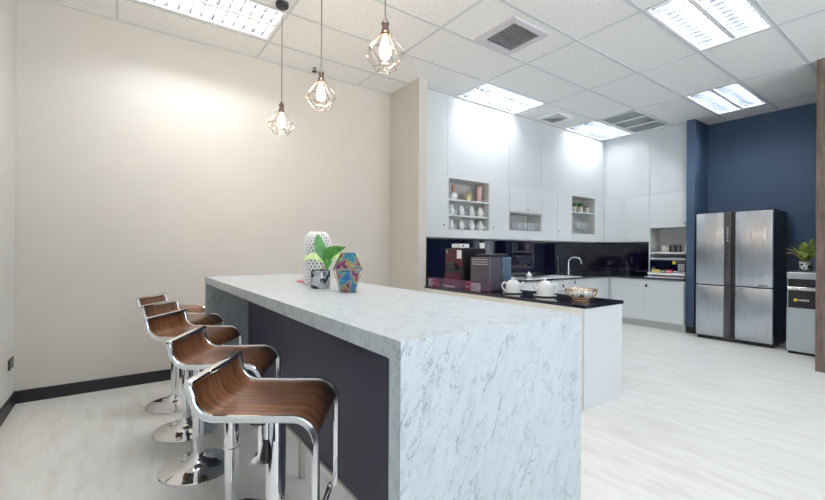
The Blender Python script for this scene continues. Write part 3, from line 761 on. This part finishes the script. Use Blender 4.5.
# acrylic screen in front of the machines with small cartons behind it
t = tag(MB().box(2.958, 2.964, 2.80, 3.80, WZ, WZ+.105).build('acrylic_screen', 'acrylic'), 'low purple tinted clear screen along the worktop edge before the coffee machines', 'screen')
for (y0, y1, m_, lb) in ((3.74, 3.80, 'white', 'white sachet box at the far end of the low clear screen'), (3.66, 3.725, 'red', 'red sachet box left of the maroon coffee machine'),
                         (3.10, 3.165, 'red', 'red sachet box in front of the grey coffee machine'), (2.99, 3.085, 'white', 'white sachet box in front of the grey coffee machine')):
    o = empty('sachet_box', (2.995, (y0+y1)/2, WZ), lb, 'box', 'sachet boxes behind the clear screen')
    WB().box(2.968, 3.018, y0, y1, WZ, WZ+.085, .002, 1).build('carton', m_, o)
    WB().box(2.9672, 2.968, y0+.008, y1-.008, WZ+.03, WZ+.05).build('label_band', 'label_w' if m_ == 'red' else 'greymetal', o)

# teapots and saucers
def saucer(x, y, r, label):
    return tag(MB().lathe([(0, 0), (r*.55, 0), (r, .010), (r, .013), (r*.55, .005), (0, .005)], (x, y, WZ), 36).build('saucer', 'white', None, 40), label, 'saucer', 'white saucers under the teapots')
def teapot(x, y, rz, label, k=1.0):
    t = empty('teapot', (x, y, WZ+.0055), label, 'teapot', 'white ceramic teapots on the peninsula', rz)
    def fin(b, name):
        bmesh.ops.scale(b.bm, vec=(k, k, k*1.12), verts=b.bm.verts); return b.build(name, 'white', t, 50)
    fin(MB().lathe([(0, 0), (.060, 0), (.070, .012), (.072, .045), (.069, .078), (.060, .095), (.048, .10), (.048, .098), (0, .098)], seg=36), 'body')
    fin(MB().lathe([(0, .098), (.049, .1), (.047, .106), (.03, .114), (.010, .118), (.008, .122), (.014, .129), (.012, .138), (0, .141)], seg=24), 'lid')
    fin(MB().tube([(.062, 0, .045), (.082, 0, .06), (.095, 0, .085), (.105, 0, .098)], [.018, .013, .010, .009], 12), 'spout')
    fin(MB().tube([(-.066, 0, .085), (-.085, 0, .092), (-.103, 0, .082), (-.110, 0, .06), (-.10, 0, .036), (-.08, 0, .024), (-.066, 0, .022)], .0075, 10), 'handle')
    return t
yaw = math.radians(54.3-90)     # across the view
saucer(3.175, 2.70, .092, 'white saucer under the left teapot beside the grey coffee machine'); teapot(3.175, 2.70, yaw, 'left white teapot, handle towards the coffee machines')
saucer(3.21, 2.35, .105, 'white saucer under the right teapot beside the wire basket'); teapot(3.21, 2.35, yaw+PI, 'right white teapot, handle towards the wire basket', 1.08)
# gold wire basket
t = empty('wire_basket', (3.183, 1.97, WZ), 'gold wire basket bowl with white contents at the peninsula end', 'basket')
b = MB()
def ring(r, z, rad=.003): b.tube([(r*math.cos(2*PI*i/40), r*math.sin(2*PI*i/40), z) for i in range(40)], rad, 6, closed=True)
ring(.125, .10, .0042); ring(.122, .088); ring(.065, .008, .0035); ring(.068, .026)
for k in range(18):
    a = 2*PI*k/18; c_, s_ = math.cos(a), math.sin(a)
    b.tube([(c_*r, s_*r, z) for r, z in ((.125, .10), (.128, .075), (.108, .045), (.068, .026), (.065, .008))], .0026, 6)
b.lathe([(0, .024), (.066, .024), (.066, .027), (0, .027)], seg=24)
b.build('wire_frame', 'gold', t, 50)
for k, (x, y, l) in enumerate([(-.036, .024, 'a'), (.040, .022, 'b'), (.0, -.042, 'c')]):
    o = empty('sugar_bag', (3.183+x, 1.97+y, WZ+.028), ['white crumpled sachet bundle at the left inside the wire basket', 'white crumpled sachet bundle at the right inside the wire basket', 'white crumpled sachet bundle at the front inside the wire basket'][k], 'sachet bundle', 'white bundles in the wire basket')
    bb_ = MB().ball((0, 0, .036), .034, (1, 1, 1.05), 14)
    for v in bb_.bm.verts: v.co += Vector((rnd.uniform(-.003, .003), rnd.uniform(-.003, .003), rnd.uniform(-.003, .003)))
    bb_.build('bundle', 'paper', o, 80)

# ------------------------------------------------------------ shelf contents
def cup_set(x, y, z, first):
    pass
sa = MB().lathe([(0, 0), (.028, 0), (.060, .010), (.060, .013), (.028, .004), (0, .004)], seg=20).build('saucer', 'white', None, 40, (0, 0, 0))
tag(sa, 'white saucer carrying stacked cups on the cup shelves', 'saucer', 'white saucers on the cup shelves')
cu = empty('cup', (0, 0, 0), 'upright white cup on the cup shelves with another turned over on it', 'cup', 'upright white cups on the cup shelves')
MB().lathe([(0, 0), (.026, 0), (.038, .012), (.046, .040), (.054, .066), (.051, .066), (.040, .02), (0, .006)], seg=20).build('bowl', 'white', cu, 50)
MB().tube([(.048, 0, .055), (.066, 0, .056), (.074, 0, .042), (.062, 0, .024), (.041, 0, .018)], .0055, 8).build('handle', 'white', cu, 50)
iv = empty('cup', (0, 0, 0), 'white cup turned upside down on top of an upright one on the cup shelves', 'cup', 'upturned white cups on the cup shelves')
MB().lathe([(.042, 0), (.045, 0), (.043, .02), (.034, .048), (.022, .060), (.016, .072), (0, .072), (0, .055), (.030, .045)], seg=20).build('bowl', 'white', iv, 50)
MB().tube([(.040, 0, .012), (.058, 0, .013), (.064, 0, .028), (.055, 0, .044), (.037, 0, .049)], .004, 8).build('handle', 'white', iv, 50)
first = True
for zs in (1.524, 1.715):
    for x in (3.61, 3.795, 3.985, 4.155):
        y = 4.14; a = -.9
        if first: o1, o2, o3 = sa, cu, iv
        else: o1, o2, o3 = copy_tree(sa), copy_tree(cu), copy_tree(iv)
        first = False
        o1.location = (x, y, zs+.0005); o2.location = (x, y, zs+.005); o3.location = (x, y, zs+.0715)
        o2.rotation_euler.z = a; o3.rotation_euler.z = a+PI
z = 1.9225
t = empty('vase', (3.655, 4.15, z), 'round white vase with a copper neck on the top shelf, left', 'vase')
MB().lathe([(0, 0), (.03, 0), (.055, .025), (.062, .06), (.05, .095), (.022, .112), (.018, .115), (0, .115)], seg=28).build('body', 'white', t, 60)
MB().lathe([(0, .113), (.019, .113), (.017, .15), (.019, .21), (.012, .212), (.011, .12), (0, .12)], seg=20).build('neck', 'copper', t, 50)
t = empty('figurine', (3.935, 4.15, z), 'cream and gold faceted pineapple figurine on the top shelf, middle', 'figurine')
bb_ = MB().lathe([(0, 0), (.035, 0), (.055, .03), (.058, .065), (.045, .105), (.02, .125), (0, .127)], seg=10); bb_.build('body', 'creamgold', t)
MB().lathe([(0, .12), (.022, .12), (.03, .14), (.012, .148), (.018, .155), (0, .17)], seg=7).build('crown', 'gold', t)
t = tag(MB().lathe([(0, 0), (.045, 0), (.040, .06), (.052, .12), (.044, .165), (.050, .225), (.042, .225), (.036, .16), (.042, .12), (.03, .01), (0, .01)], (4.14, 4.15, z), 12).build('vase', 'pink', None, 30), 'wavy pink vase on the top shelf, right', 'vase')
# tumblers
tb = tag(MB().lathe([(0, 0), (.030, 0), (.034, .13), (.0315, .13), (.028, .008), (0, .008)], seg=20).build('tumbler', 'glass', None, 50, (0, 0, 0)), 'clear tumbler in the cabinet niche below the short doors', 'glass', 'clear tumblers in the cabinet niche')
fst = True
for r_, yy in enumerate((4.11, 4.19)):
    for k in range(8):
        o = tb if fst else tb.copy()
        if not fst: col.objects.link(o)
        fst = False
        o.location = (4.85+.078*k+.02*r_, yy, 1.553)
wg = empty('wine_glass', (0, 0, 0), 'stemmed glass on the shelf below the small potted plants', 'glass', 'stemmed glasses below the potted plants')
MB().lathe([(.020, .085), (.032, .11), (.036, .15), (.031, .205), (.0295, .205), (.034, .15), (.030, .112), (.018, .087), (0, .084)], seg=20).build('bowl', 'glass', wg, 60)
MB().lathe([(0, 0), (.033, 0), (.033, .003), (.006, .008), (.0045, .08), (.012, .084), (0, .084)], seg=16).build('stem', 'glass', wg, 50)
fst = True
for r_, yy in enumerate((4.11, 4.20)):
    for k in range(6):
        o = wg if fst else copy_tree(wg); fst = False
        o.location = (6.36+.088*k+.03*r_, yy, 1.551)
def leafset(parent, base, n, h, spread, w, matl, seed, rise=.5, name='leaves'):
    r = random.Random(seed); b = MB()
    for k in range(n):
        a = 2*PI*k/n+r.uniform(-.3, .3); s_ = spread*r.uniform(.6, 1.1)
        tip = (base[0]+math.cos(a)*s_, base[1]+math.sin(a)*s_, base[2]+h*r.uniform(rise, 1))
        b.leaf(base, tip, w, (0, 0, h*.2))
    return b.build(name, matl, parent, 60)
for k, (x, lb) in enumerate(((6.43, 'small potted plant at the left on the upper shelf'), (6.62, 'small potted plant in the middle of the upper shelf'), (6.82, 'small potted plant at the right on the upper shelf'))):
    t = empty('potted_plant', (x, 4.13, 1.926), lb, 'potted plant', 'small plants on the upper kitchen shelf')
    MB().lathe([(0, 0), (.042, 0), (.050, .02), (.052, .075), (.044, .095), (.046, .105), (.04, .105), (.038, .09), (0, .088)], seg=20).build('pot', 'jar', t, 50)
    leafset(t, (0, 0, .088), 11, (.085, .10, .05)[k], .075, .04, 'leaf_dark', 5+k, .3)
# microwave niche contents
z = 1.2405
t = empty('canister', (7.32, 3.02, z), 'cream lidded canister on the niche shelf above the microwave', 'canister')
MB().lathe([(0, 0), (.052, 0), (.056, .02), (.056, .085), (.052, .092), (0, .092)], seg=24).build('body', 'jar', t, 50)
MB().lathe([(0, .0925), (.054, .0925), (.05, .108), (.015, .115), (.015, .122), (0, .124)], seg=24).build('lid', 'jar', t, 50)
t = empty('letter_ornament', (7.31, 2.865, z), 'dark scrollwork ornament in the middle of the niche shelf', 'ornament')
b = MB().box(-.008, .008, -.085, .085, 0, .012).box(-.008, .008, -.085, .085, .108, .12)
for y in (-.076, -.0, .076): b.box(-.008, .008, y-.008, y+.008, .012, .108)
b.tube([(0, -.04+.028*math.cos(q*PI/6), .06+.028*math.sin(q*PI/6)) for q in range(12)], .006, 6, closed=True)
b.tube([(0, .04+.028*math.cos(q*PI/6), .06+.028*math.sin(q*PI/6)) for q in range(12)], .006, 6, closed=True)
b.build('scrollwork', 'black', t)
t = empty('bird_figurine', (7.31, 2.71, z), 'cream figurine at the right end of the niche shelf', 'figurine')
MB().lathe([(0, 0), (.032, 0), (.036, .02), (.024, .045), (.03, .075), (.022, .10), (.012, .112), (.018, .13), (.012, .15), (0, .152)], seg=14).build('body', 'jar', t, 60)
t = empty('microwave_oven', (7.36, 2.95, .904), 'dark microwave oven with silver lower trim, in the open niche', 'microwave')
WB().box(7.20, 7.53, 2.672, 3.208, .910, 1.112, .006, 2).build('body', 'black', t)
WB().box(7.19, 7.205, 2.80, 3.205, .935, 1.108, .003, 1).build('door', 'glass_black', t)
WB().box(7.188, 7.206, 2.674, 3.206, .912, .932, .003, 1).build('trim_bar', 'louvre', t)
WB().box(7.19, 7.205, 2.674, 2.795, .935, 1.108, .003, 1).build('control_panel', 'strip', t)
b = WB()
for i in range(3):
    for j in range(4): b.box(7.187, 7.19, 2.695+i*.03, 2.713+i*.03, .950+j*.028, .966+j*.028)
b.build('buttons', 'greymetal', t)
WB().box(7.20, 7.52, 2.69, 3.19, .9045, .910).build('foot', 'black', t)
WB().prism([(7.186, 2.812), (7.190, 2.812), (7.190, 2.862), (7.186, 2.862)], 1.05, 1.10).build('sticker', 'yellow', t)
for (y, w, h, m_, nm, lb) in ((3.09, .11, .05, 'yellow', 'snack_pack', 'yellow snack pack on the tray before the microwave'), (2.97, .06, .045, 'green', 'snack_pack', 'green snack pack on the tray between yellow and red'),
                         (2.885, .08, .055, 'red', 'snack_pack', 'red snack pack on the tray before the microwave')):
    o = empty(nm, (7.15, y, .904), lb, 'snack pack', 'snack packs before the microwave')
    WB().box(7.12, 7.165, y-w/2, y+w/2, .904, .904+h, .004, 2).build('wrapper', m_, o)
    WB().box(7.119, 7.12, y-w/3, y+w/3, .904+h*.35, .904+h*.6).build('band', 'label_w', o)

# ------------------------------------------------------------ fridge
t = empty('refrigerator', (7.2, 1.985, 0), 'large four door steel refrigerator with dark sides against the navy wall', 'refrigerator')
FX = 6.87; FY0, FY1 = 1.553, 2.42
WB().box(FX+.075, 7.55, FY0+.004, FY1-.004, .03, 1.812, .006, 2).build('body', 'fridge_side', t)
WB().box(FX+.03, 7.53, FY0+.01, FY1-.01, 0, .045).build('plinth', 'black', t)
WB().box(FX+.068, FX+.075, FY0+.01, FY1-.01, .05, 1.80).build('gasket', 'black', t)
def fdoor(y0, y1, z0, z1, lab=None):
    d = WB().box(FX, FX+.066, y0, y1, z0, z1, .007, 3).build('door', 'steel', t, 30)
    return d
dl = fdoor(2.082, FY1, .785, 1.80); fdoor(2.082, FY1, .052, .768)
dr = fdoor(FY0, 1.952, .785, 1.80); fdoor(FY0, 1.952, .052, .768)
p = WB().box(FX, FX+.066, 1.999, 2.079, .785, 1.80, .003, 2).build('control_strip', 'strip', t)
WB().box(FX, FX+.066, 1.999, 2.079, .052, .768, .003, 2).build('handle_strip', 'strip', t)
WB().box(FX+.02, FX+.066, 1.955, 1.997, .052, 1.80).build('centre_post', 'black', t)
b = WB()
for k in range(6): b.box(FX-.0012, FX, 2.03, 2.05, 1.40+.035*k, 1.412+.035*k)
b.build('touch_icons', 'label_w', p)
WB().box(FX-.0015, FX+.001, 1.60, 1.70, .80, .812).build('energy_label', 'black', dr)
for y_ in (FY0+.02, FY1-.06): WB().box(FX+.076, 7.2, y_, y_+.04, 1.812, 1.825).build('hinge_cover', 'black', t)

# ------------------------------------------------------------ water cooler and plant
t = empty('water_cooler', (6.9, 1.23, 0), 'silver freestanding water cooler with black tap bay beside the wood wall', 'water cooler')
CX, C0, C1 = 6.74, 1.07, 1.392
WB().box(CX+.02, 7.06, C0, C1, .03, 1.005, .012, 3).build('body', 'silver', t)
WB().box(CX+.03, 7.05, C0+.01, C1-.01, 0, .03).build('foot', 'black', t)
WB().box(CX, CX+.02, C0, C1, .035, .565, .004, 2).build('lower_door', 'silver', t)
WB().box(CX, CX+.02, C0, C1, .925, 1.0, .004, 2).build('top_panel', 'silver', t)
WB().box(CX+.004, CX+.02, C0+.01, C1-.012, .825, .923, .002, 1).build('control_panel', 'black', t)
WB().box(CX-.004, CX+.02, C0+.01, C1-.012, .785, .822, .003, 1).build('tap_ledge', 'louvre', t)
b_ = WB().box(CX+.012, CX+.02, C0+.01, C1-.012, .568, .783, .001, 1).build('tap_bay', 'black', t)
WB().tube([(CX+.010, 1.31, .665), (CX+.013, 1.31, .665)], .020, 16).build('round_mark', 'yellow', b_)
b = WB()
for k in range(6): b.box(CX+.0105, CX+.0125, 1.19+.016*k, 1.201+.016*k, .655, .675)
b.build('lettering', 'label_w', b_)
WB().box(CX+.002, CX+.005, 1.16, 1.175, .87, .885).build('indicator', 'spark', t)
tag(MB().box(6.80, 7.02, 1.12, 1.36, 1.0055, 1.02, .004, 1).build('tray', 'black'), 'flat black tray on top of the water cooler under the plant', 'tray')
t = empty('potted_plant', (6.88, 1.245, 1.0205), 'potted plant with yellow green leaves in crumpled silver pot on the cooler', 'potted plant')
MB().lathe([(0, 0), (.055, 0), (.066, .03), (.060, .07), (.072, .115), (.066, .12), (.055, .075), (.05, .012), (0, .012)], seg=14).build('pot', 'hammered', t)
MB().lathe([(0, .095), (.062, .095), (.062, .098), (0, .098)], seg=14).build('soil', 'soil', t)
b = MB()
specs = [((-.02, .13, .30), .11, 0), ((.03, .02, .36), .11, 0), ((-.03, -.12, .33), .12, 0), ((-.1, .03, .25), .10, 0), ((.05, -.17, .24), .10, 0), ((-.02, -.06, .40), .10, 0), ((-.08, -.1, .22), .09, 0), ((.06, .1, .2), .08, 0)]
for tip, w, _ in specs: b.leaf((0, 0, .10), tip, w, (0, 0, .04), n=8)
b.build('leaves', 'leaf_var', t, 60)
MB().leaf((0, .01, .10), (-.02, .215, .20), .085, (0, 0, .07)).leaf((0, .01, .10), (.0, .20, .27), .07, (0, 0, .06)).build('dry_leaves', 'leaf_brown', t, 60)

# ------------------------------------------------------------ socket on the left wall
t = empty('wall_outlet', (XL+.005, 4.335, .355), 'dark grey wall outlet plate low on the left wall', 'outlet')
MB().box(-.004, .006, -.075, .075, -.04, .04, .002, 1).build('plate', 'black', t)
MB().box(.006, .009, -.035, -.005, -.02, .02).box(.006, .009, .01, .04, -.02, .02).build('switches', 'ventdark', t)

# ------------------------------------------------------------ things on the bar
t = empty('lattice_vase', (.925, 2.225, BT+.0005), 'tall silver lattice vase with punched diamond pattern at the far end of bar', 'vase')
def vr(z):   # body radius by height
    h = .365
    k = z/h
    if k < .08: return .072+.016*k/.08
    if k < .62: return .088+.006*math.sin((k-.08)/.54*PI/2)
    if k < .88: return .094-.012*((k-.62)/.26)**2
    return .082-.034*((k-.88)/.12)**1.5
b = MB(); nr, ns = 17, 22
for i in range(nr):
    za, zb = .365*i/nr, .365*(i+1)/nr
    for k in range(ns):
        a0 = 2*PI*(k+.5*(i % 2))/ns; a1 = a0+PI/ns
        p0 = Vector((vr(za)*math.cos(a0), vr(za)*math.sin(a0), za)); pm = [Vector((vr(zb)*math.cos(a), vr(zb)*math.sin(a), zb)) for a in (a0-PI/ns, a0+PI/ns)]
        for q in pm: b.tube([p0, q], .0062, 5)
for z, r in ((0.004, .075), (.361, .050)): b.tube([(r*math.cos(2*PI*i/36), r*math.sin(2*PI*i/36), z) for i in range(36)], .005, 6, closed=True)
bmesh.ops.scale(b.bm, vec=(.83, .83, .83), verts=b.bm.verts); b.build('lattice', 'lattice', t, 50)
b = MB().lathe([(0, .002)]+[(vr(.365*i/20)-.012, .365*i/20+.002) for i in range(21)]+[(.03, .36), (0, .05)], seg=32); bmesh.ops.scale(b.bm, vec=(.83, .83, .83), verts=b.bm.verts); b.build('liner', 'darkcore', t, 60)
t = empty('mosaic_holder', (.852, 2.005, BT+.0005), 'small grey mosaic glass planter between the two taller vases', 'planter')
bm_ = MB().box(-.036, .036, -.036, .036, 0, .094, .005, 2); bm_.build('cup', 'mosaic', t)
t.rotation_euler.z = .5
MB().box(-.030, .030, -.030, .030, .0945, .0975).build('soil', 'soil', t)
o = empty('leafy_cutting', (.852, 2.005, BT+.0985), 'green leafy cutting rising from the grey mosaic planter', 'plant')
b = WB()
B0 = (0.8590, 2.0016, BT+0.0978)
b.tube([B0, (0.8713, 1.9728, BT+0.1233), (0.8631, 1.9564, BT+0.1562)], .004, 6).tube([B0, (0.8590, 1.9975, BT+0.1397), (0.8508, 1.9975, BT+0.1726)], .003, 6)
b.build('stems', 'leaf_brown', o, 60)
side = (math.sin(.947), -math.cos(.947), 0)
WB().leaf((0.8672, 1.9728, BT+0.1315), (0.8319, 1.9975, BT+0.2836), .058, (-.01, 0, .0), side).build('upright_leaf', 'leaf_mid', o, 60)
WB().leaf((0.8672, 1.9646, BT+0.0986), (0.9453, 1.9070, BT+0.2178), .066, (-.025, .016, .03), (.75, -.35, -.45)).build('broad_leaf', 'leaf_dark', o, 60)
WB().leaf((0.8672, 1.9728, BT+0.1274), (0.7686, 2.0303, BT+0.1521), .036, (0, 0, .03), (0, .3, 1)).build('pale_leaf', 'leaf_pale', o, 60)
WB().leaf((0.8713, 1.9728, BT+0.1397), (1.0111, 1.8577, BT+0.1644), .026, (0, 0, .024), (0, .5, 1)).build('pale_leaf', 'leaf_pale', o, 60)
t = empty('faceted_vase', (.893, 1.775, BT+.0005), 'iridescent faceted vase with rainbow glaze, rightmost on the bar', 'vase')
prof = [(.048, 0), (.074, .118), (.090, .128), (.088, .138), (.043, .225), (.036, .225), (.078, .135), (.04, .01)]
b = MB().lathe([(0, 0)]+prof+[(0, .01)], seg=6)
bmesh.ops.bevel(b.bm, geom=[e_ for e_ in b.bm.edges if e_.calc_length() > .05], offset=.002, segments=1, affect='EDGES')
bmesh.ops.scale(b.bm, vec=(.83, .83, .84), verts=b.bm.verts); b.build('body', 'irid', t); t.rotation_euler.z = .25
b = MB()
for k in range(6):
    a = 2*PI*k/6
    b.tube([(.089*math.cos(a), .089*math.sin(a), .132), (.050*math.cos(a), .050*math.sin(a), .004)], .0018, 6)
    a2 = a+2*PI/6
    b.tube([(.0905*math.cos(a), .0905*math.sin(a), .131), (.0905*math.cos(a2), .0905*math.sin(a2), .131)], .0024, 6)
bmesh.ops.scale(b.bm, vec=(.83, .83, .84), verts=b.bm.verts); b.build('rim_bands', 'darkchrome', t, 50)
t = empty('card_holder', (.94, 2.38, BT), 'low pink card holder at the far end of bar behind the lattice vase', 'card holder')
WB().box(.90, .975, 2.32, 2.49, BT+.0005, BT+.012, .002, 1).build('base', 'cardpink', t)
WB().box(.971, .975, 2.32, 2.49, BT+.012, BT+.03).build('rear_lip', 'cardpink', t)
WB().box(.91, .965, 2.35, 2.46, BT+.0125, BT+.026, .002, 1).build('cards', 'label_w', t)

# ------------------------------------------------------------ light
for i, (p) in enumerate(((1.08, 3.37), (1.10, 2.60), (1.13, 1.83))):
    ld = bpy.data.lights.new('bulb_light', 'POINT'); ld.energy = 6; ld.color = (1, .72, .45); ld.shadow_soft_size = .02
    lo = bpy.data.objects.new('bulb_light', ld); col.objects.link(lo); lo.location = (p[0], p[1], 2.30)
w = bpy.data.worlds.new('World'); sc.world = w; w.use_nodes = True
bg = w.node_tree.nodes['Background']; 
wn = w.node_tree; tcw = wn.nodes.new('ShaderNodeTexCoord'); sx = wn.nodes.new('ShaderNodeSeparateXYZ'); wn.links.new(tcw.outputs['Generated'], sx.inputs[0])
wr = ramp(wn, [(.46, (.93, .97, 1.0)), (.54, (.22, .25, .29))]); mrw = wn.nodes.new('ShaderNodeMapRange'); mrw.inputs['From Min'].default_value = -1  # world made brighter below the horizon, added to light the ceiling
wn.links.new(sx.outputs['Z'], mrw.inputs['Value']); wn.links.new(mrw.outputs[0], wr.inputs[0]); wn.links.new(wr.outputs[0], bg.inputs['Color'])
bg.inputs['Strength'].default_value = 2.7

# ------------------------------------------------------------ camera
cd = bpy.data.cameras.new('camera'); cam = bpy.data.objects.new('camera', cd); col.objects.link(cam); sc.camera = cam
f_px, yw, pt, rl = 406.984, .947287, .00061395, .0065217
cd.sensor_width = 36; cd.lens = 36*f_px/825; cd.clip_start = .05
F = Vector((math.cos(yw)*math.cos(pt), math.sin(yw)*math.cos(pt), math.sin(pt)))
R0 = Vector((math.sin(yw), -math.cos(yw), 0)); U0 = R0.cross(F)
R1 = math.cos(rl)*R0+math.sin(rl)*U0; U1 = -math.sin(rl)*R0+math.cos(rl)*U0
mw = Matrix((( R1.x, U1.x, -F.x, 0), (R1.y, U1.y, -F.y, 0), (R1.z, U1.z, -F.z, 1.245), (0, 0, 0, 1)))
cam.matrix_world = mw
vs = sc.view_settings; vs.view_transform = 'Standard'; vs.look = 'None'; vs.gamma = 1; vs.use_curve_mapping = False; vs.exposure = 1.3
try:
    sc.cycles.max_bounces = 10; sc.cycles.diffuse_bounces = 5; sc.cycles.glossy_bounces = 5; sc.cycles.transmission_bounces = 8
    sc.cycles.use_denoising = True; sc.cycles.caustics_reflective = False; sc.cycles.caustics_refractive = False
    sc.cycles.sample_clamp_indirect = 6
except Exception: pass
